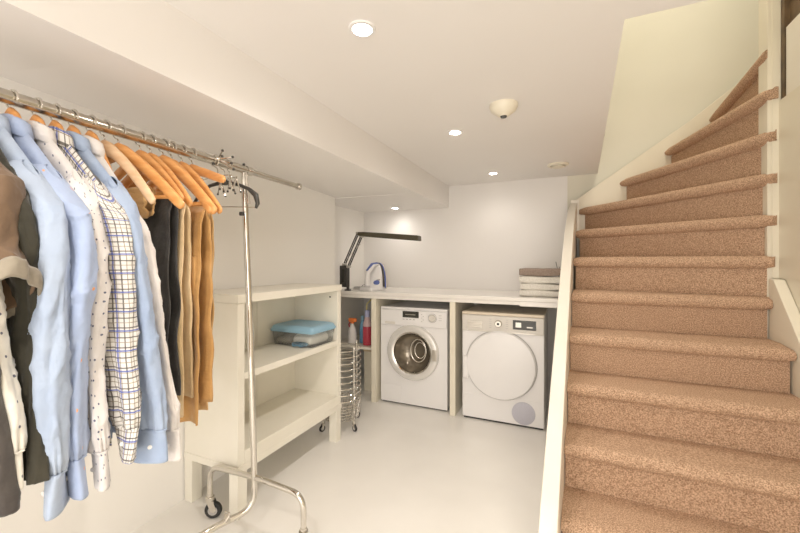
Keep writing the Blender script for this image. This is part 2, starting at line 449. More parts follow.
def washer():
    x0, x1, y0, y1, z0, z1 = -1.500, -.888, 2.95, 3.53, .015, .85
    t = thing('washing_machine', 'white front loading washing machine with round glass door under the worktop', 'washing machine', ((x0+x1)/2,(y0+y1)/2,0))
    cx, cz = (x0+x1)/2, .466
    mb = MB(); front_plate(mb, x0, x1, z0+.01, z1-.022, y0, (cx, cz), .19)
    mb.box((x0,y0+.0005,z0),(x0+.01,y1,z1-.022)).box((x1-.01,y0+.0005,z0),(x1,y1,z1-.022)).box((x0,y1-.01,z0),(x1,y1,z1-.022)).box((x0,y0+.001,z0),(x1,y1,z0+.01))
    mb.build('body', M_enamel, t)
    MB().box((x0-.001,y0-.004,z1-.022),(x1+.001,y1,z1)).build('top_panel', M_enamel, t, bevel=.005)
    MB().box((x0+.002,y0-.012,z1-.160),(x1-.002,y0+.002,z1-.024)).build('control_panel', M_enamel, t, bevel=.005)
    MB().box((x0+.215,y0-.0145,z1-.085),(x0+.365,y0-.011,z1-.030)).build('display', M_dark, t, bevel=.002)
    MB().box((x0+.24,y0-.0152,z1-.062),(x0+.335,y0-.0143,z1-.056)).build('display_text', M_steel, t)
    MB().lathe([(.030,0),(.030,-.012),(.026,-.018),(.001,-.018)], (x1-.125,y0-.012,z1-.078), 'y', 32).build('dial', M_enamel2, t, smooth=True)
    MB().ring((x1-.125,y0-.012,z1-.078), .037, .0015, 'y').build('dial_ring', M_grey, t)
    for k in range(4): MB().box((x0+.215+.032*k,y0-.0135,z1-.104),(x0+.233+.032*k,y0-.011,z1-.098)).build('button', M_grey, t)
    for k in range(5): MB().box((x1-.225+.014*(k%2),y0-.0135,z1-.055-.015*k),(x1-.217+.014*(k%2),y0-.011,z1-.050-.015*k)).build('button', M_grey, t)
    for k in range(3): MB().box((x1-.07,y0-.0135,z1-.055-.02*k),(x1-.045,y0-.011,z1-.052-.02*k)).build('button', M_grey, t)
    MB().box((x0+.045,y0-.0145,z1-.150),(x0+.145,y0-.011,z1-.128)).build('detergent_drawer', M_enamel2, t, bevel=.003)
    # door: white silver ring, chrome inner ring, glass bowl, drum
    MB().ring((cx+.040,y0+.028,cz+.012), .098, .007, 'y', 40, 10, .72, 1).build('bowl_reflection', M_chrome, t, smooth=True)  # bright reflections in the glass bowl, modelled as chrome rings
    MB().ring((cx+.050,y0+.045,cz+.012), .068, .006, 'y', 40, 10, .72, 1).build('bowl_reflection', M_chrome, t, smooth=True)
    MB().lathe([(.236,0),(.238,-.014),(.228,-.030),(.200,-.038),(.180,-.030),(.176,-.012),(.186,0)], (cx,y0,cz), 'y', 64, False).build('door_ring', M_silver, t, smooth=True)
    MB().lathe([(.182,-.028),(.178,-.036),(.168,-.032),(.166,-.012)], (cx,y0,cz), 'y', 64, False).build('door_rim', M_chrome, t, smooth=True)
    MB().lathe([(.176,-.022),(.165,-.004),(.15,.03),(.12,.062),(.07,.082),(.001,.086)], (cx,y0,cz), 'y', 48, False).build('door_glass', mat('dark_door_glass', (.20,.17,.13), .08, .55), t, smooth=True)
    MB().box((cx+.186,y0-.046,cz-.045),(cx+.225,y0-.030,cz+.045)).build('door_handle', M_steel, t, bevel=.006)
    MB().lathe([(.178,.0),(.175,.05),(.245,.075),(.245,.40),(.20,.42),(.001,.42)], (cx,y0,cz), 'y', 48, False).build('drum', mat('drum_steel', (.36,.32,.27), .35, .7), t, smooth=True)
    for k in range(3):
        a = 2*PI*k/3+.5; M = Matrix.Translation((cx,y0,cz)) @ Matrix.Rotation(a,4,'Y')
        MB().box((.19,.1,-.02),(.245,.38,.02), M).build('drum_paddle', M_steel, t, bevel=.008)
    MB().box((x0+.028,y0-.004,z0+.02),(x0+.20,y0-.0005,.165)).build('filter_flap', M_enamel, t, bevel=.003)
    MB().box((x0+.01,y0+.02,0),(x1-.01,y1-.02,z0)).build('plinth', M_rubber, t)
washer()
def dryer():
    x0, x1, y0, y1, z0, z1 = -.751, -.139, 2.91, 3.49, .015, .85
    t = thing('tumble_dryer', 'white tumble dryer with large solid round door beside the stairs', 'tumble dryer', ((x0+x1)/2,(y0+y1)/2,0))
    cx, cz = (x0+x1)/2-.012, .452
    MB().box((x0,y0,z0),(x1,y1,z1-.022)).build('body', M_enamel, t, bevel=.006)
    MB().box((x0-.001,y0-.003,z1-.022),(x1+.001,y1,z1)).build('top_panel', mat('top_warm_shade', (.74,.64,.50), .35), t, bevel=.005)  # warm shade under the worktop put into the top's colour
    MB().box((x0+.002,y0-.012,z1-.150),(x1-.002,y0+.002,z1-.024)).build('control_panel', M_enamel2, t, bevel=.005)
    MB().box((x0+.05,y0-.0150,z1-.148),(x1-.06,y0-.010,z1-.139)).build('panel_strip', M_steel, t, bevel=.001)
    MB().box((x0+.045,y0-.0145,z1-.122),(x0+.165,y0-.011,z1-.066)).box((x0+.06,y0-.019,z1-.104),(x0+.15,y0-.0135,z1-.085)).build('water_drawer', M_steel, t, bevel=.004)
    MB().lathe([(.028,0),(.028,-.014),(.022,-.022),(.001,-.022)], (x0+.285,y0-.012,z1-.080), 'y', 32).build('dial', M_chrome2, t, smooth=True)
    MB().lathe([(.010,-.021),(.010,-.0235),(.001,-.0235)], (x0+.285,y0-.012,z1-.080), 'y', 20).build('dial_cap', M_dark, t)
    MB().box((x1-.220,y0-.0150,z1-.115),(x1-.055,y0-.011,z1-.045)).build('display', M_dark, t, bevel=.002)
    MB().box((x1-.20,y0-.0158,z1-.098),(x1-.16,y0-.0148,z1-.062)).build('display_text', M_steel, t)
    MB().box((x1-.12,y0-.0158,z1-.098),(x1-.08,y0-.0148,z1-.090)).build('display_text', M_steel, t)
    for k in range(5):
        for s in (0, 1): MB().box((x0+.215+s*.125,y0-.0135,z1-.050-.016*k),(x0+.232+s*.125,y0-.011,z1-.0475-.016*k)).build('indicator', M_grey, t)
    # door, with a notch of a handle at the left
    prof = [(.262,0),(.262,-.022),(.252,-.034),(.20,-.040),(.001,-.042)]
    MB().lathe(prof, (cx+.005,y0,cz), 'y', 72).build('door', M_enamel, t, smooth=True)
    MB().ring((cx+.005,y0-.006,cz), .2645, .003, 'y', 72).build('door_seal', M_grey, t)
    MB().box((cx-.285,y0-.030,cz-.13),(cx-.235,y0,cz+.05)).build('door_handle', M_enamel, t, bevel=.010)
    MB().box((x0+.004,y0-.002,z0+.004),(x1-.004,y0+.004,z0+.19)).build('base_panel', M_enamel, t, bevel=.002)
    MB().lathe([(.084,0),(.084,-.004),(.080,-.006),(.001,-.006)], (x1-.145,y0-.002,.108), 'y', 48).build('filter_cover', M_lilac, t, smooth=True)
    MB().box((x0+.01,y0+.015,0),(x1-.01,y1-.02,z0)).build('plinth', M_rubber, t)
dryer()

# ------------------------------------------------------------ shelf unit
def shelf_unit():
    x0, x1, y0, y1 = XW+.006, -1.435, 1.305, 2.20
    zb, zt, s = .255, 1.085, .042
    t = thing('shelf_unit', 'low white open shelving unit on legs against the left wall', 'shelf', ((x0+x1)/2,(y0+y1)/2,0))
    MB().box((x0,y0-.004,zt-.042),(x1+.006,y1+.004,zt)).build('top_board', M_unit, t, bevel=.002)
    MB().box((x0,y0,zb),(x1,y0+s,zt-.043)).build('side_panel', M_unit, t, bevel=.0015)
    MB().box((x0,y1-s,zb),(x1,y1,zt-.043)).build('side_panel', M_unit, t, bevel=.0015)
    MB().box((x0,y0+s,zb+.06),(x0+.012,1.79,zt-.043)).box((x0,1.793,zb+.06),(x0+.012,y1-s,zt-.043)).build('back_panel', M_unit, t)
    MB().box((x0+.012,y0+s,.665),(x1-.002,y1-s,.70)).build('shelf_board', M_unit, t, bevel=.0015)
    MB().box((x0,y0+s,zb),(x1+.004,y1-s,zb+.065)).build('shelf_board', M_unit, t, bevel=.0015)
    MB().box((x0,y0-.003,zb-.035),(x1+.004,y1+.003,zb)).build('base_frame', M_unit, t, bevel=.0015)
    MB().lathe([(.006,0),(.006,-.004),(.001,-.004)], (x1-.06,y1-s+.001,1.0), 'y', 12).build('peg', M_dark, t)
    for lx in (x0, x1-.058):
        for ly in (y0, y1-.058):
            MB().box((lx,ly,0),(lx+.058,ly+.058,zb-.035)).build('leg', M_unit, t, bevel=.002)
shelf_unit()

# storage box
def rrect(x0, x1, y0, y1, z, r=.02, n=5):
    P = []
    for cx, cy, a0 in ((x1-r,y1-r,0),(x0+r,y1-r,90),(x0+r,y0+r,180),(x1-r,y0+r,270)):
        for k in range(n+1):
            a = math.radians(a0+90*k/n); P.append((cx+r*math.cos(a), cy+r*math.sin(a), z))
    return P
bx0, bx1, by0, by1, bz = -1.780, -1.440, 1.885, 2.150, .7015
t = thing('storage_box', 'clear plastic storage box with blue lid on the middle shelf', 'storage box', ((bx0+bx1)/2,(by0+by1)/2,bz))
R = []
for z, i in ((bz+.002,.014),(bz+.05,.008),(bz+.092,.004)): R.append(rrect(bx0+i,bx1-i,by0+i,by1-i,z))
mb = MB(); mb.loft(R, caps=False); mb.bm.faces.new([mb.bm.verts.new(p) for p in rrect(bx0+.014,bx1-.014,by0+.014,by1-.014,bz+.002)])
mb.build('tub', M_clear, t, smooth=True, solid=.0015)
R = [rrect(bx0-a,bx1+a,by0-a,by1+a,bz+z,.024) for z, a in ((.088,.004),(.100,.006),(.104,.002),(.122,-.006),(.130,-.020),(.130,-.035),(.126,-.042))]
MB().loft(R).build('lid', M_lid, t, smooth=True, angle=30)
def cloth_lump(name, x0, x1, y0, y1, z0, h, m, label, seed):
    R = []
    for k in range(7):
        s = k/6; i = -.012*math.sin(PI*s)+.012+(.02 if k in (0,6) else 0)
        ring = rrect(x0+i,x1-i,y0+i,y1-i,z0+h*s,.018)
        R.append([V(*p)+V(1,1,.6)*(.006*noise.noise(V(p[0]*30+seed,p[1]*30,p[2]*40))) for p in ring])
    o = MB().loft(R).build(name, m, smooth=True, loc=((x0+x1)/2,(y0+y1)/2,z0), angle=0); tag(o, label, 'cloth')
cloth_lump('folded_cloth', -1.62,-1.475,1.910,2.12,bz+.006,.062,F_tee,'crumpled white cloth inside the clear storage box',1)
cloth_lump('folded_cloth', -1.76,-1.64,1.910,2.12,bz+.006,.045,F_beige,'beige cloth at the wall end inside the clear storage box',5)
cloth_lump('cleaning_sponge', -1.60,-1.49,1.902,1.909,bz+.006,.024,M_lid,'blue cloth pressed against the front of the clear storage box',9)

# ------------------------------------------------------------ castor helper
def castor(par, x, y, ztop, r=.042, ang=0, wheel_name='castor'):
    M = Matrix.Translation((x,y,0)) @ Matrix.Rotation(ang,4,'Z')
    def tr(mb):
        for v in mb.bm.verts: v.co = M @ v.co
        return mb
    mb = MB()
    mb.lathe([(r*.34,ztop),(r*.34,ztop-.012),(r*.5,ztop-.014),(r*.5,2*r+.008),(r*.25,2*r+.006)], seg=20)
    for s in (-1, 1): mb.prism([(-.3*r,2*r+.008),(.5*r,2*r+.008),(.85*r,r*1.1),(.6*r,r*.8),(.2*r,r*.9)], s*r*.36-.0012, s*r*.36+.0012, 'y')
    c = tr(mb).build('castor', M_chrome, par, smooth=True)
    w = tr(MB().lathe([(r*.45,-r*.24),(r*.92,-r*.26),(r,-r*.14),(r,r*.14),(r*.92,r*.26),(r*.45,r*.24)], (r*.4,0,r), 'y', 28)).build('wheel', M_rubber, c, smooth=True)
    tr(MB().lathe([(r*.56,-r*.29),(r*.5,-r*.30),(r*.12,-r*.34),(.001,-r*.34)], (r*.4,0,r), 'y', 24).lathe([(r*.56,r*.29),(r*.5,r*.30),(r*.12,r*.34),(.001,r*.34)], (r*.4,0,r), 'y', 24)).build('hub', M_grey, c, smooth=True)

# ------------------------------------------------------------ garment rack
RAILZ = 1.652
def XRail(y): return -1.262-.047*(y-.427)
def arc_path(pts, r=.09, n=7):
    """round the corners of a polyline"""
    P = [Vector(p) for p in pts]; out = [P[0]]
    for i in range(1, len(P)-1):
        a = (P[i-1]-P[i]); b = (P[i+1]-P[i]); rr = min(r, a.length*.49, b.length*.49)
        a.normalize(); b.normalize(); s, e = P[i]+a*rr, P[i]+b*rr
        for k in range(n+1):
            q = k/n; out.append((1-q)**2*s+2*q*(1-q)*P[i]+q*q*e)
    out.append(P[-1]); return out
def rack():
    t = thing('garment_rack', 'tall chrome rolling garment rack carrying the row of clothes', 'clothes rack', (-1.27,.65,0))
    ya, yb = -.35, 1.6
    MB().tube([(XRail(ya),ya,RAILZ),(XRail(1.24),1.24,RAILZ)], .0175, 20).build('rail', M_chrome2, t, smooth=True)
    mb = MB().tube([(XRail(1.2),1.2,RAILZ),(XRail(yb),yb,RAILZ)], .0135, 18)
    mb.build('rail_extension', M_chrome2, t, smooth=True)
    MB().tube([(XRail(yb),yb-.002,RAILZ),(XRail(yb),yb+.012,RAILZ)], .019, 18).build('end_cap', M_chrome, t, smooth=True)
    MB().tube([(XRail(1.235),1.225,RAILZ),(XRail(1.25),1.255,RAILZ)], .020, 18).build('collar', M_chrome, t, smooth=True)
    for yp, s in ((1.215, -1), (-.18, 1)):
        yb_ = 1.262 if s < 0 else -.22
        xt = XRail(yp); xb = -1.285
        MB().tube([(xt,yp,RAILZ-.012),(xt+.012,yb_-.02,.9),(xb,yb_,.27)], .0135, 16).build('pole', M_chrome, t, smooth=True)
        MB().tube([(xt+.012,yp+s*-.0,RAILZ-.02),(xt+.024,yp+.004,1.50)], .0075, 10).build('pole_insert', M_chrome, t, smooth=True)
        MB().tube(arc_path([(xb,yb_,.275),(xb,yb_,.13),(-1.40,yb_+s*.19,.10),(-1.425,yb_+s*.755,.09)], .11), .0135, 16).build('base_bar', M_chrome, t, smooth=True)
        MB().tube(arc_path([(-1.575,yb_+.004,.115),(-1.575,yb_+.004,.252),(xb,yb_,.270),(-1.012,yb_+.004,.252),(-1.012,yb_+.004,.115)], .10, 8), .0125, 16).build('foot_arch', M_chrome, t, smooth=True)
        castor(t, -1.575, yb_+.004, .118, .040, .5); castor(t, -1.012, yb_+.004, .118, .040, 2.2)
    MB().box((-1.345,1.150,.12),(-1.315,1.158,.165)).build('bracket', M_chrome, t, bevel=.001)
    MB().lathe([(.011,-.008),(.013,0),(.011,.008)], (XRail(1.21)+.0,1.205,1.455), 'z', 14).build('clamp_knob', M_black, t, smooth=True)
    MB().lathe([(.005,-.006),(.006,0),(.005,.006)], (XRail(1.215),1.215,RAILZ+.021), 'z', 12).build('screw', M_black, t, smooth=True)
rack()

# ------------------------------------------------------------ hangers
def hanger(y, rz, label, arm=.215, drop=.155, m=M_wood, bar=True, two=True, thick=1.0, hook=True, neck=.052, curve=.030):
    loc = (XRail(y), y, RAILZ)
    t = thing('clothes_hanger', label, 'hanger', loc, rz, 'wooden hangers on the rack')
    Mx = W[t.name]
    def fin(mb, name, mm, smooth=True):
        for v in mb.bm.verts: v.co = Mx @ v.co
        return mb.build(name, mm, t, smooth=smooth, angle=60)
    # hook over the rail
    pts = [V(.0235*math.cos(a), 0, .0235*math.sin(a)-.0025) for a in [math.radians(-15+k*17) for k in range(17)]]
    pts += [V(-.004,0,-.030), V(0,0,-.036), V(0,0,-neck-.012)]
    fin(MB().tube(pts, .0025, 8), 'hook', M_chrome)
    # arms: flattened, shaped like a shoulder
    mb = MB(); path = []; rad = []
    n = 14; side = [-1, 1] if two else [1]
    full = []
    for k in range(-n, n+1):
        s = abs(k)/n; sg = -1 if k < 0 else 1
        if not two and k < 0: continue
        z = -neck-.018-drop*(.10*s+.95*s**1.35-.05*s**4)+.006*math.cos(s*PI)
        full.append(V(sg*arm*s, -curve*s*s, z))
        rad.append((.0178+(.008*(1-s/.2) if s < .2 else 0)-.0035*s)*thick*(1.0 if s < .97 else .85))
    for e in (0, -1):
        if e == 0 and not two: continue
        q = full[e]; d = (q-full[1 if e == 0 else -2]).normalized()
        if e == 0: full.insert(0, q+d*.006); rad.insert(0, rad[0]*.5)
        else: full.append(q+d*.006); rad.append(rad[-1]*.5)
    mb.tube(full, rad, 14, flat=(.62,1.0), up=(0,0,1))
    fin(mb, 'shoulder_arm', m)
    if bar:
        z = -neck-.018-drop*.86
        fin(MB().tube([(-arm*.80,-.018,z),(arm*.80,-.018,z)], .0062, 10), 'trouser_bar', m)
    return t

# ------------------------------------------------------------ shirts
def ss(x): x = max(0, min(1, x)); return x*x*(3-2*x)
def fold(x, y, z):
    n = 1-abs(noise.noise(V(x, y, z)))*2.6
    return max(-.3, n)**3 if n > 0 else 0
def garment(y, rz, fab, label, cat, name, seed, hemz=.78, hw=.20, sleeve=(.70,.0,.0), ssc=1.0, shoulder_z=1.445, collar=True,
            cuff='button', long=True, body_fab=None, thick=.015, neckz=None, sleeve_mat=None, out=.0, kf=1.0, left_sleeve=True):
    """shirt on a hanger: body draped over the arms, sleeves hanging at the sides. sleeve=(cuff z, cuff dy, cuff dx)"""
    nz = neckz or 1.612
    loc = (XRail(y), y, nz)
    t = thing(name, label, cat, loc, rz)
    Mx = W[t.name]; rnd = random.Random(seed)
    def fin(mb, nm, mm, par=None, solid=0, angle=0, bevel=0):
        for v in mb.bm.verts: v.co = Mx @ v.co
        return mb.build(nm, mm, par or t, smooth=True, solid=solid, angle=angle, bevel=bevel)
    drop = nz-shoulder_z
    # body: inverted-U columns along x
    nx, nzv = 60, 44
    rings = []; hl = hemz-nz
    for i in range(nx+1):
        x = -hw+2*hw*i/nx; s = abs(x)/hw
        top = -drop*(max(0, s-.10)/.90)**1.10*.9-.018-.1*drop*s
        ring = []
        for j in range(2*nzv+1):
            q = (j-nzv)/nzv; side = 1 if q >= 0 else -1; a = abs(q)
            z = top+(hl-top)*a
            th = thick*(ss(a*30))*(1+.25*a)*(1-.35*s**6)
            f = .009*a*kf*(math.sin(x*38+seed+side)+.6*math.sin(x*71+seed*2.3))+(.010*noise.noise(V(x*9+seed, z*5, side*3))+.010*fold(x*8+z*5+seed, z*7, side))*kf*ss(a*5)
            ring.append(V(x*(1-.10*ss(a*1.3)), side*th+f, z+.012*math.cos(x*9)*ss(a*1.0-.6)))
        rings.append(ring)
    mb = MB(); mb.loft(rings, closed=False, caps=False, uvs=lambda i, j: (i*2*hw/nx, (j-nzv)*abs(hl)/nzv))
    fin(mb, 'body', body_fab or fab, solid=.0022)
    # sleeves
    for sg in ([1, -1] if left_sleeve else [1]):
        cz, cdy, cdx = sleeve
        if sg < 0: cdy, cdx = cdy*.4, cdx
        rnd_tw = rnd.uniform(-4, 4)
        p0 = V(sg*(hw-.030), -.004, -drop+.010)
        p3 = V(sg*(hw+.02+cdx), cdy, cz-nz)
        n, m_ = (130 if long else 40), 48
        ring2 = []; cum = [0]
        L = (p3-p0).length
        prev = None
        for i in range(n+1):
            s = i/n
            # drop outwards over the shoulder then hang
            x = p0.x+(p3.x-p0.x)*s+sg*(.040+out)*math.sin(PI*min(1, s*1.5))**1*(1-s)**.7
            zz = p0.z+(p3.z-p0.z)*(s**1.12)
            yy = p0.y+(p3.y-p0.y)*ss(s)+.007*math.sin(s*5+seed)*s*kf; x += .010*math.sin(s*6+seed*1.7)*ss(s*2)*kf
            c = V(x, yy, zz)
            ra = (.064-.020*s)*ssc; rb = (.031-.010*s)*ssc
            if s < .08: g = .30+.70*ss(s/.08); ra *= g; rb *= g
            tw = .30*math.sin(s*2.5+seed)-.20
            button = cuff == 'button'
            if button and s > .895: ra = .042*ssc; rb = .013*ssc; tw = .30*math.sin(2.3+seed)-.20+(s-.895)*rnd_tw
            elif button and s > .86: q = (s-.86)/.035; ra *= 1-.10*q; rb *= 1-.2*q
            if cuff == 'rolled': ra = .046*ssc*(.6+.4*ss(s/.15)); rb = .034*ssc*(.6+.4*ss(s/.15))*(.5+.5*ss(s/.3)); tw = 0
            ring = []
            amp = kf*ss(s*9)*(.15 if button and s > .895 else 1)
            for k in range(m_):
                a = 2*PI*k/m_
                ca, sa = math.cos(a), math.sin(a)
                zs = s*L/.75
                wr = .0075*noise.noise(V(ca*1.5+seed, sa*1.5, zs*5)) \
                   + .0060*fold(ca*1.3+seed*2+zs*2, sa*1.3+zs*2, zs*5) - .002 \
                   + .0024*(fold(ca*2.0+seed*3, sa*2.0+7+zs*4, zs*6+ca)-.3) + .0035*math.sin(a*3+zs*3.5+seed) \
                   + .0030*math.sin(a*6+seed+s*7)*s
                if button and .78 < s < .895: wr += .0030*math.sin(a*14+seed)*ss((s-.78)/.1)
                wr *= amp
                u, v = (ra+wr)*ca, (rb+wr)*sa
            # u axis mostly x, v axis y; first ring tilted to follow the shoulder
                tilt = (1-ss(s/.22))
                ux = V(math.cos(tw), math.sin(tw), 0); vy = V(-math.sin(tw), math.cos(tw), 0)
                P = c+ux*u+vy*v
                P.z += -tilt*sg*u*.9
                if cuff == 'rolled': P.z += ss((s-.65)/.35)*1.0*((P.x-c.x)*.94-(P.y-c.y)*.33)
                ring.append(P)
            ring2.append(ring)
        circ = .24*ssc
        fuv = lambda i, j: (j/m_*circ, i/n*L)
        if cuff == 'button':
            cut = int(n*.90)-1
            mb = MB(); mb.loft(ring2[:cut+1], caps=False, uvs=fuv)
            sl = fin(mb, 'sleeve', sleeve_mat or fab, solid=.0018)
            ext = []
            for i, ring in enumerate(ring2[cut:]):
                cc = sum(ring, V(0,0,0))/len(ring); g = 1.03
                ext.append([cc+(p-cc)*g for p in ring])
            mb = MB(); mb.loft(ext, caps=False, uvs=fuv)
            cu = fin(mb, 'cuff', sleeve_mat or fab, sl, solid=.003)
            if sg > 0:
                p = ext[len(ext)//2][int(m_*.80)]
                cc = sum(ext[len(ext)//2], V(0,0,0))/m_; d = (p-cc).normalized()
                q = Mx.to_3x3() @ d; pw = Mx @ (p+d*.003)
                mb = MB(); mb.tube([pw, pw+q*.0025], .0055, 14)
                mb.build('button', M_wplastic, cu, smooth=True)
        elif cuff == 'rolled':
            mb = MB(); mb.loft(ring2, caps=False, uvs=fuv)
            sl = fin(mb, 'sleeve', sleeve_mat or fab, solid=.003)
            ext = []
            last = ring2[-1]; cc = sum(last, V(0,0,0))/len(last)
            for q in range(9):
                a = PI*2*q/8; g = 1.13+.07*math.cos(a); dz = .012+.020*math.sin(a)
                ext.append([cc+V((p-cc).x*g, (p-cc).y*g*1.12, (p-cc).z+dz-.01+.004*noise.noise(p*25)) for p in last])
            mb = MB(); mb.loft(ext, caps=False)
            fin(mb, 'cuff', F_beige, sl)
        else:
            mb = MB(); mb.loft(ring2, caps=False, uvs=fuv)
            fin(mb, 'sleeve', sleeve_mat or fab, solid=.003)
    if collar:
        # folded collar round the neck
        R = []
        for k in range(25):
            a = 2*PI*k/24+PI/2*3+.0001
            cx, cy = .050*math.cos(a), .022*math.sin(a)
            h = .008*math.cos(a+PI/2)-.034
            o2 = 1.22
            pts = [(1.0,-.032),(1.0,.006),(1.03,.014),(1.10,.012),(o2,-.004),(o2+.10,-.030)]
            R.append([V(cx*g+.0, cy*g, zz+h+.004-.30*max(0, abs(cx*g)-.03)) for g, zz in pts])
        mb = MB(); mb.loft(R, closed=False, caps=False, uvs=lambda i, j: (i*.01, j*.01))
        fin(mb, 'collar', fab, solid=.0022)
    return t

G = 'wooden hangers on the rack'
# nearest the camera first
garment(.265, .06, F_char, 'dark charcoal long sleeved sweater at the near end of the rack, edge of photo', 'sweater', 'sweater', 3, hemz=.74, sleeve=(.745,.082,.0), cuff='plain', collar=False, ssc=1.05, shoulder_z=1.42, left_sleeve=False, kf=.5)
garment(.305, .06, F_dots2, 'cream dotted shirt hanging between the charcoal sweater and the brown polo', 'shirt', 'dress_shirt', 5, hemz=.80, sleeve=(.78,.052,-.02), ssc=.90, left_sleeve=False, shoulder_z=1.43)
garment(.345, .08, F_brown, 'brown short sleeved polo with grey beige rolled cuff near the left edge', 'polo shirt', 'polo_shirt', 8, hemz=.92, sleeve=(1.185,-.012,.020), cuff='rolled', long=False, ssc=1.02, left_sleeve=False, shoulder_z=1.448, kf=.7, out=-.025)
garment(.375, .06, F_olive, 'very dark olive jacket half hidden behind the brown polo', 'jacket', 'jacket', 12, hemz=.80, sleeve=(.78,.022,-.012), cuff='plain', ssc=.85, collar=False, left_sleeve=False, shoulder_z=1.43)
garment(.408, .09, F_blue1, 'pale blue long sleeved shirt with big buttoned cuff, hanging lowest', 'shirt', 'dress_shirt', 21, hemz=.76, sleeve=(.690,.015,.005), ssc=1.16, left_sleeve=False)
garment(.450, .09, F_bdots, 'light blue shirt with tiny orange dots next to the pale blue one', 'shirt', 'dress_shirt', 33, hemz=.78, sleeve=(.700,.018,-.0), ssc=1.12, left_sleeve=False)
garment(.498, .08, F_dots, 'white shirt with small dark dots beside the checked shirt', 'shirt', 'dress_shirt', 41, hemz=.78, sleeve=(.690,.020,-.01), ssc=1.02, left_sleeve=False)
garment(.538, .07, F_check, 'white shirt with blue and black check pattern in mid row', 'shirt', 'dress_shirt', 57, hemz=.76, sleeve=(.735,.045,-.0), ssc=1.10, left_sleeve=False, body_fab=F_check)
garment(.578, .08, F_blue3, 'sky blue shirt hanging right of the checked shirt', 'shirt', 'dress_shirt', 68, hemz=.78, sleeve=(.695,.060,-.0), ssc=1.16, left_sleeve=False)
garment(.612, .10, F_pink, 'off white shirt almost hidden behind the sky blue shirt', 'shirt', 'dress_shirt', 75, hemz=.80, sleeve=(.67,.085,-.005), ssc=.90, out=-.02, left_sleeve=False, shoulder_z=1.40)

hl = [(.265,.06,'wooden hanger inside the charcoal sweater'), (.345,.08,'wooden hanger inside the brown polo'), (.408,.09,'wooden hanger holding the pale blue shirt with the big cuff'),
      (.450,.09,'wooden hanger holding the light blue shirt with orange dots'), (.498,.08,'wooden hanger holding the white dotted shirt'), (.538,.07,'wooden hanger holding the checked shirt'), (.578,.08,'wooden hanger holding the sky blue shirt'), (.622,.10,'wooden hanger holding the off white shirt')]
for y, rz, l in hl:
    hanger(y, rz, l, arm=.13, drop=.20, bar=False, neck=.030, thick=.78, curve=0)
hanger(.660, .20, 'pale beech hanger with rounded arm just behind the sky blue shirt', m=M_wood2, bar=False, arm=.205, drop=.16)
hanger(.700, .30, 'broad orange brown wooden suit hanger with the widest arm, above the dark trousers', arm=.235, drop=.165, thick=1.12)
hanger(.765, .15, 'wooden hanger carrying the black trousers', arm=.20, drop=.14)
hanger(.800, .10, 'wooden hanger carrying the cream chinos', arm=.205, drop=.15)
hanger(.845, .22, 'wooden hanger with long curved arm above the cream chinos', arm=.225, drop=.165, thick=1.2)
hanger(.875, .06, 'wooden hanger carrying the ochre trousers', arm=.215, drop=.165)
hanger(.915, .06, 'slim wooden hanger second from the end of the wooden row', arm=.215, drop=.16)
hanger(.958, .0, 'wooden hanger with gently arched arm, last of the wooden row before the pole', arm=.20, drop=.045, bar=False)

# trousers folded over hanger bars
def trousers(y, rz, fab, label, seed, zt, zb, x0, x1, th=.014, pocket=False, kf=1.0):
    loc = (XRail(y), y, zt); t = thing('trousers', label, 'trousers', loc, rz); Mx = W[t.name]
    nx, nz_ = 24, 30; H = zt-zb; rings = []
    for i in range(nx+1):
        x = x0+(x1-x0)*i/nx; s = (i/nx-.5)*2; ring = []
        for j in range(2*nz_+1):
            q = (j-nz_)/nz_; side = 1 if q >= 0 else -1; a = abs(q)
            Hs = H if side < 0 else H*.93
            y_ = side*th*ss(a*12)*(1+.3*a)+.007*kf*math.sin(x*55+seed+side)*a+.010*kf*noise.noise(V(x*12+seed, a*6, side))*ss(a*4)
            ring.append(Mx @ V(x+.012*noise.noise(V(a*5+seed, s, 2))*a, y_-.018, -Hs*a+.006*math.sin(x*30+seed)*a))
        rings.append(ring)
    mb = MB(); mb.loft(rings, closed=False, caps=False, uvs=lambda i, j: (i*.01, j*.02))
    mb.build('trouser_leg', fab, t, smooth=True, solid=.006, angle=0)
    # hem band and seam down the open edge
    mb = MB()
    mb.tube([Mx @ V(x1-.001+.012*noise.noise(V(a*5+seed, 1, 2))*a, -th*ss(a*12)*(1+.3*a)-.018+.007*kf*math.sin(x1*55+seed-1)*a+.010*kf*noise.noise(V(x1*12+seed, a*6, -1))*ss(a*4), -H*a) for a in [k/24 for k in range(1, 25)]], .0035, 8)
    mb.build('side_seam', fab, t, smooth=True)
    if pocket:
        mb = MB(); mb.box((x1-.12,-th-.030,-.30),(x1-.012,-th-.018,-.17))
        for v in mb.bm.verts: v.co = Mx @ v.co
        mb.build('pocket_flap', fab, t, bevel=.006)
    return t
trousers(.715, .1, F_tan, 'tan waistband garment peeking out behind the sky blue shirt collar', 2, 1.47, 1.38, .06, .13)
trousers(.775, .12, F_black, 'black jeans folded over a wooden hanger', 4, 1.462, .76, -.07, .150)
trousers(.825, .10, F_cream, 'cream chinos hanging right beside the black jeans', 6, 1.448, .745, -.06, .148)
trousers(.89, .06, F_ochre, 'ochre canvas trousers with a pocket flap, last in the clothes row', 9, 1.432, .70, -.05, .165, th=.02, pocket=True, kf=1.3)
trousers(.94, .06, F_tan, 'tan canvas trousers hanging right behind the ochre pair', 15, 1.432, .72, -.06, .130, kf=1.2)

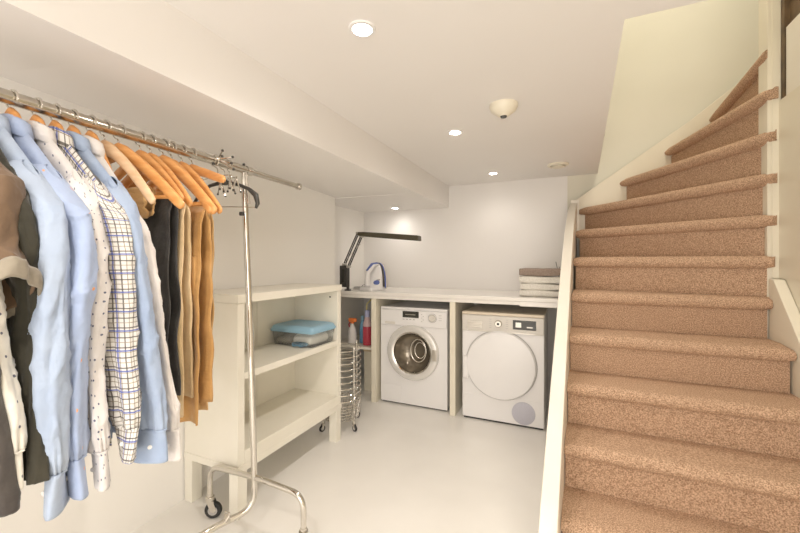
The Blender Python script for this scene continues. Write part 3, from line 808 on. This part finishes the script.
# black hanger with wire bar
def black_hanger():
    y = 1.11; t = thing('trouser_hanger', 'black arched hanger with a thin chrome wire bar near the pole', 'hanger', (XRail(y),y,RAILZ), .45); Mx = W[t.name]
    def fin(mb, nm, mm):
        for v in mb.bm.verts: v.co = Mx @ v.co
        return mb.build(nm, mm, t, smooth=True)
    pts = [V(.0235*math.cos(a), 0, .0235*math.sin(a)-.0025) for a in [math.radians(-15+k*17) for k in range(17)]]+[V(0,0,-.034), V(0,0,-.070)]
    fin(MB().tube(pts, .002, 8), 'hook', M_chrome)
    fin(MB().tube([(-.125,0,-.165),(-.10,0,-.125),(-.06,0,-.092),(0,0,-.075),(.06,0,-.088),(.10,0,-.105),(.128,0,-.130),(.136,0,-.165),(.128,0,-.185)],[.006,.007,.007,.009,.007,.008,.012,.009,.005],12), 'shoulder_arm', M_black)
    fin(MB().lathe([(.012,-.088),(.014,-.078),(.010,-.066)], seg=16), 'neck_block', M_black)
    fin(MB().tube([(-.125,0,-.178),(.128,0,-.180)], .002, 8), 'wire_bar', M_chrome)
black_hanger()
# chrome multi-clip hangers bunched at the pole
def clip_hanger(y, rz, label, seed):
    t = thing('clip_hanger', label, 'hanger', (XRail(y),y,RAILZ), rz, 'chrome clip hangers bunched by the pole'); Mx = W[t.name]; rnd = random.Random(seed)
    pts = [V(.0235*math.cos(a), 0, .0235*math.sin(a)-.0025) for a in [math.radians(-15+k*17) for k in range(17)]]+[V(0,0,-.034), V(0,0,-.055)]
    mb = MB().tube(pts, .002, 8)
    for v in mb.bm.verts: v.co = Mx @ v.co
    mb.build('hook', M_chrome, t, smooth=True)
    mb = MB().tube([(-.10,0,-.075),(-.01,0,-.055),(.07,0,-.060)], .0022, 8)
    for v in mb.bm.verts: v.co = Mx @ v.co
    mb.build('wire_bar', M_chrome, t, smooth=True)
    for k in range(3):
        x = (-.085, .01, .06)[k]
        mb = MB().tube([(x,0,-.062),(x+.012,-.012,-.09),(x+.02,-.02,-.115)], .0035, 8).tube([(x,0,-.062),(x-.004,.012,-.09),(x+.002,.018,-.115)], .0035, 8).ring((x,0,-.070), .009, .0018, 'y', 14, 6)
        for v in mb.bm.verts: v.co = Mx @ v.co
        c = mb.build('clip', M_chrome, t, smooth=True)
        for q in ((x+.021,-.021,-.118), (x+.002,.019,-.118)):
            mb = MB().sphere(q, .0045, seg=10)
            for v in mb.bm.verts: v.co = Mx @ v.co
            mb.build('clip_tip', M_black, c, smooth=True)
    return t
clip_hanger(1.075, .1, 'chrome wire clip hanger with black tips, nearer of the pair', 1)
clip_hanger(1.135, -.3, 'chrome wire clip hanger with black tips, against the pole', 2)
# tie rack with splayed arms above the rail
t = thing('tie_rack', 'small chrome rack of splayed pins with black balls hooked on the rail', 'tie rack', (XRail(1.06),1.06,RAILZ+.02))
cc = V(XRail(1.06)+.02,1.06,RAILZ+.005)
MB().sphere(cc, .012, seg=12).ring((XRail(1.06),1.06,RAILZ), .0225, .003, 'y', 20, 6).build('hub', M_chrome, t, smooth=True)
for d in ((.035,-.01,.026),(.045,.03,.010),(.05,.02,-.018),(.05,.03,-.040),(.02,-.04,-.030),(.045,-.02,.0)):
    a = MB().tube([cc, cc+V(*d)], .0028, 8).build('pin', M_chrome, t, smooth=True)
    MB().sphere(cc+V(*d), .0055, seg=10).build('ball_tip', M_black, a, smooth=True)

# ------------------------------------------------------------ desk lamp
def lamp():
    bx, by = -1.885, 2.955
    t = thing('desk_lamp', 'black articulated desk lamp with long flat head clamped on the worktop corner', 'lamp', (bx,by,CT))
    MB().box((bx-.038,by-.030,CT+.035),(bx+.038,by+.030,CT+.235)).build('base_block', M_black, t, bevel=.006)
    MB().box((bx-.01,by-.022,CT+.08),(bx+.016,by-.0325,CT+.20)).build('switch_plate', M_dark, t, bevel=.002)
    MB().lathe([(.014,-.06),(.014,.04),(.001,.04)], (bx+.035,by,CT+.06-.0), 'z', 16).box((bx+.01,by-.02,CT+.001),(bx+.06,by+.02,CT+.014)).build('clamp', M_black, t, bevel=.002)
    P1, P2 = V(bx+.000,by-.02,CT+.245), V(bx+.135,by+.0,CT+.535)
    Q1, Q2 = V(bx+.045,by-.02,CT+.225), V(bx+.172,by+.0,CT+.505)
    MB().tube([P1,P2], .0062, 10).tube([V(*P1)+V(0,.03,0),V(*P2)+V(0,.03,0)], .0062, 10).build('arm_rod', M_black, t, smooth=True)
    MB().tube([Q1,Q2], .0062, 10).tube([V(*Q1)+V(0,.03,0),V(*Q2)+V(0,.03,0)], .0062, 10).build('arm_rod', M_black, t, smooth=True)
    # spring
    sp = []; A_, B_ = Q1.lerp(P1,.6)+V(0,.015,.05), P2.lerp(Q2,.7)+V(0,.015,-.08)
    for k in range(121):
        s = k/120; a = s*2*PI*18; c = A_.lerp(B_, s); sp.append(c+V(math.cos(a)*.006, math.sin(a)*.006, 0))
    MB().tube(sp, .0012, 5).build('spring', M_steel, t, smooth=True)
    for p in (P1, P2, Q1, Q2):
        MB().lathe([(.011,-.010),(.013,0),(.013,.035),(.011,.045)], p, 'y', 16).build('joint', M_steel, t, smooth=True)
    # head: long flat bar sloping down to the right
    h0, h1 = V(bx+.135,by+.01,CT+.528), V(bx+.765,by-.03,CT+.468)
    d = (h1-h0); rings = []
    for s, hh, ww in ((0,.010,.018),(.03,.017,.026),(.12,.021,.040),(.55,.023,.044),(.98,.023,.044),(1,.020,.042)):
        c = h0+d*s; rings.append([c+V(0,-ww,-hh),c+V(0,ww,-hh),c+V(0,ww*.8,hh),c+V(0,-ww*.8,hh)])
    MB().loft(rings).build('lamp_head', M_olivehead, t, bevel=.004)
    c = h0+d*.56
    MB().box((c.x-.012,c.y-.015,c.z+.014),(c.x+.012,c.y+.015,c.z+.022)).build('switch', M_wplastic, t, bevel=.002)
lamp()

# ------------------------------------------------------------ iron
def iron():
    x, y, z = -1.66, 3.10, CT
    t = thing('steam_iron', 'white and blue steam iron standing on its heel on the worktop', 'iron', (x,y,z), math.radians(72)); Mx = W[t.name] @ Matrix.Diagonal((1.7,1.5,1.04,1))
    def fin(mb, nm, mm, par=None, **k):
        for v in mb.bm.verts: v.co = Mx @ v.co
        return mb.build(nm, mm, par or t, smooth=True, **k)
    # soleplate: plane facing +x, point up
    sole = []
    for k in range(25):
        a = k/24; ang = a*PI
        zz = .02+.225*math.sin(ang)**.75; w = .056*math.cos(ang)*(1-.0*a)
        sole.append((w, zz))
    fin(MB().prism(sole+[(-.050,.012),(.050,.012)], .050, .058, 'x'), 'soleplate', M_steel)
    rings = []
    for s in [k/14 for k in range(15)]:
        zz = .012+.228*s; w = .060*(1-s**2.4)**.75+.002; dpt = .075*(1-s**2.0)+.012
        c = .049-dpt/2; rings.append([V(c+dpt/2*(1 if abs(math.cos(2*PI*k/20))>.999 and math.cos(2*PI*k/20)>0 else math.cos(2*PI*k/20)), w*math.sin(2*PI*k/20), zz) for k in range(20)])
    fin(MB().loft(rings), 'body', M_wplastic, angle=50)
    fin(MB().tube([(.034,.0,.235),(-.002,0,.225),(-.040,0,.165),(-.046,0,.100),(-.040,0,.045)], [.012,.014,.015,.015,.017], 14), 'handle', M_wplastic)
    fin(MB().tube([(.030,.0,.247),(-.008,0,.240),(-.050,0,.180)], [.010,.010,.006], 12), 'handle_grip', M_bplastic)
    fin(MB().prism([(-.055,.0),(.055,.0),(.050,.030),(-.050,.030)], -.062, .056, 'x'), 'heel', M_wplastic, bevel=.006)
    fin(MB().tube([(.046,w,zz) for w, zz in [(s_[0]*1.02, s_[1]+.003) for s_ in sole]], .004, 8), 'trim_band', M_bplastic)
    fin(MB().lathe([(.020,-.0),(.020,.010),(.001,.012)], (.0,-.056,.085), 'y', 20), 'dial', M_grey)
    fin(MB().lathe([(.020,-.0),(.020,-.010),(.001,-.012)], (-.02,-.048,.075), 'y', 20), 'thermostat', M_bplastic)
iron()
pts = []
for k in range(90):
    a = k*.28; r = .048-.00022*k+.004*math.sin(k*.5)
    pts.append((-1.80+r*1.25*math.cos(a), 3.06+r*math.sin(a), CT+.006+.00028*k+.003*math.sin(a*.7)))
pts += [(-1.74,3.04,CT+.05),(-1.71,3.05,CT+.06),(-1.705,3.08,CT+.04)]
tag(MB().tube(pts, .0038, 8).build('power_cord', M_grey, smooth=True, loc=(-1.8,3.06,CT)), 'coiled grey iron cord lying between the lamp and the iron', 'cord')

# ------------------------------------------------------------ towels + diffuser
def towel(z, h, fab, label, dx, seed, w=.155, dpt=.11):
    cx, cy = -.175+dx, 3.12; t = []
    # folded towel: three layers with rounded folds at the front
    rings = []
    nx = 22
    for i in range(nx+1):
        s = i/nx; x = cx-w+2*w*s
        sag = .003*math.sin(s*5+seed)
        prof = []
        hh = h*(.5+.5*min(1, math.sin(PI*min(max(s,.03),.97))**.25))
        for (u, v) in [(-1,.38),(-.985,.15),(-.94,.02),(-.5,0),(.5,0),(.97,.05),(1,.3),(1,.7),(.97,.95),(.5,1),(-.5,1),(-.93,.98),(-.98,.85),(-1,.62)][::-1]:
            p = V(x, cy+u*dpt*(.97+.03*math.sin(seed+s*3)), z+(.0 if v < .5 else 0)+h*.5+(v-.5)*hh+sag*v)
            prof.append(p+V(0,.003,.002)*noise.noise(p*40+V(seed,0,0)))
        rings.append(prof)
    o = MB().loft(rings).build('folded_towel', fab, smooth=True, loc=(cx,cy,z), angle=0)
    return tag(o, label, 'towel', 'stack of folded towels')
z = CT+.001
for i, (h, f, l, dx) in enumerate(((.050,F_towel,'cream folded towel at the very bottom of the stack',0),(.050,F_towel,'cream folded towel second from the bottom of the stack',.004),
                       (.055,F_towel,'white folded towel directly under the taupe one',-.002),(.062,F_towel2,'taupe brown folded towel on top of the stack',.004))):
    towel(z, h, f, l, dx, i*7, w=.15+(.005 if i == 3 else 0)); z += h+.001
t = thing('reed_diffuser', 'small glass reed diffuser with dark sticks behind the stair edge', 'diffuser', (-.02,3.13,CT))
MB().lathe([(.026,.001),(.028,.006),(.028,.060),(.012,.070),(.012,.086),(.014,.088)], (-.02,3.13,CT), 'z', 24).build('bottle', M_clear, t, smooth=True)
MB().lathe([(.024,.004),(.024,.045),(.001,.045)], (-.02,3.13,CT), 'z', 20).build('liquid', M_trim, t, smooth=True)
for dx, dy, h in ((-.045,0,.27),(.045,.01,.24),(-.02,.03,.23),(.02,-.02,.25)):
    MB().tube([(-.02-dx*.1,3.13,CT+.02),(-.02+dx,3.13+dy,CT+h)], .0022, 6).build('reed', M_black, t)
MB().lathe([(.0135,.070),(.0135,.088),(.010,.088)], (-.02,3.13,CT), 'z', 16).build('collar', M_dark, t)

# ------------------------------------------------------------ cubby bottles
sz = .469
def spray():
    x, y = -1.835, 3.01
    t = thing('spray_bottle', 'white spray bottle with bright orange trigger head in the open cubby', 'bottle', (x,y,sz))
    MB().lathe([(.036,.001),(.040,.012),(.040,.10),(.034,.14),(.018,.175),(.014,.185),(.014,.20)], (x,y,sz), 'z', 28).build('bottle', M_wplastic, t, smooth=True)
    MB().box((x-.038,y-.016,sz+.208),(x+.045,y+.016,sz+.245)).build('spray_head', M_orange, t, bevel=.010)
    MB().lathe([(.018,.195),(.018,.212)], (x,y,sz), 'z', 20).build('neck_ring', M_orange, t)
    MB().tube([(x-.020,y,sz+.215),(x-.038,y,sz+.185),(x-.030,y,sz+.155)], .006, 10).build('trigger', M_red, t, smooth=True)
spray()
def bottle(x, y, h, r, m, capm, label, cap='cap'):
    t = thing('cleaner_bottle', label, 'bottle', (x,y,sz))
    MB().lathe([(r*.9,.001),(r,.010),(r,h*.52),(r*.95,h*.58)], (x,y,sz), 'z', 28).build('bottle', m, t, smooth=True)
    return t
t = bottle(-1.775, 3.10, .27, .030, M_teal, M_teal, 'slim blue cleaner bottle behind the spray bottle')
MB().lathe([(.0285,.157),(.016,.205),(.013,.215),(.013,.22)], (-1.775,3.10,sz), 'z', 24).build('shoulder', M_teal, t, smooth=True)
MB().lathe([(.015,.220),(.015,.258),(.001,.258)], (-1.775,3.10,sz), 'z', 20).build('cap', M_lid, t, smooth=True)
t = bottle(-1.685, 3.03, .30, .042, M_red, M_lid, 'tall bottle of red liquid with lilac cap beside the panel')
MB().lathe([(.040,.176),(.040,.20),(.022,.255),(.016,.265)], (-1.685,3.03,sz), 'z', 24).build('clear_top', mat('pink_clear', (.60,.42,.42), .15), t, smooth=True)
MB().lathe([(.024,.262),(.024,.315),(.018,.325),(.001,.325)], (-1.685,3.03,sz), 'z', 20).build('cap', mat('lilac_cap', (.40,.42,.62), .4), t, smooth=True)
tag(MB().tube([(-1.66,3.2,.90),(-1.70,3.15,.89),(-1.74,3.12,.84),(-1.745,3.12,.72),(-1.74,3.14,.60),(-1.735,3.15,.475)], .007, 8).build('hose', M_yellow, smooth=True, loc=(-1.72,3.14,.475)), 'yellow green hose hanging behind the bottles in the cubby', 'hose')
t = thing('wooden_crate', 'pale wooden box standing low inside the cubby behind the wire trolley', 'box', (-1.66,3.25,0))
MB().box((-1.77,3.12,.001),(-1.585,3.40,.40)).build('crate_body', M_wood2 if False else M_trim, t, bevel=.004)
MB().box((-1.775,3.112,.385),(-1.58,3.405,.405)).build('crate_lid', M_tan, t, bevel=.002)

# ------------------------------------------------------------ wire trolley
def trolley():
    cx, cy, r = -1.565, 2.40, .150
    t = thing('wire_trolley', 'round chrome wire basket trolley on castors between shelf unit and counter', 'trolley', (cx,cy,0))
    for k, a in enumerate((-.35, 1.25, 2.8, 4.35)):
        p = V(cx+r*1.05*math.cos(a), cy+r*1.05*math.sin(a), 0)
        MB().tube([p+V(0,0,.075),p+V(0,0,.62)], .006, 10).build('pole', M_chrome, t, smooth=True)
        pts = [p+V(.0085*math.cos(q*.7),.0085*math.sin(q*.7),.10+q*.0052) for q in range(100)]
        MB().tube(pts, .002, 5).build('twisted_wire', M_chrome, t, smooth=True)
        castor(t, p.x, p.y, .075, .024, a)
    for k in range(9):
        z = .22+.046*k
        MB().ring((cx,cy,z), r, .0042, seg=48, ts=8).build('ring', M_chrome, t, smooth=True)
    # basket: rings and weave at the bottom
    mb = MB()
    for k in range(6): mb.ring((cx,cy,.075+.022*k), r*(.90+.02*k), .0022, seg=40, ts=6)
    for k in range(36):
        a = 2*PI*k/36
        mb.tube([(cx+r*.90*math.cos(a+.0),cy+r*.90*math.sin(a),.075),(cx+r*1.0*math.cos(a+.17),cy+r*1.0*math.sin(a+.17),.20)], .0015, 5)
        mb.tube([(cx+r*.90*math.cos(a),cy+r*.90*math.sin(a),.075),(cx+r*1.0*math.cos(a-.17),cy+r*1.0*math.sin(a-.17),.20)], .0015, 5)
    for k in range(-5, 6):
        w = math.sqrt(max(0, (r*.9)**2-(k*.026)**2))
        mb.tube([(cx+k*.026,cy-w,.075),(cx+k*.026,cy+w,.075)], .0018, 5); mb.tube([(cx-w,cy+k*.026,.075),(cx+w,cy+k*.026,.075)], .0018, 5)
    mb.build('basket', M_chrome, t, smooth=True)
trolley()

# ------------------------------------------------------------ world + camera
w = bpy.data.worlds.new('world'); bpy.context.scene.world = w; w.use_nodes = True
w.node_tree.nodes['Background'].inputs[0].default_value = (1,.95,.88,1); w.node_tree.nodes['Background'].inputs[1].default_value = .3
cam = bpy.data.cameras.new('camera'); co = bpy.data.objects.new('camera', cam); COL.objects.link(co)
cam.sensor_width = 36; cam.lens = 370/800*36; cam.shift_y = -4.5/800; cam.clip_start = .02
co.location = (0,0,1.243); co.rotation_euler = (math.radians(90),0,math.radians(24.03))
sc = bpy.context.scene; sc.camera = co
sc.view_settings.view_transform = 'Standard'; sc.view_settings.look = 'None'; sc.view_settings.exposure = .54; sc.view_settings.gamma = 1.06
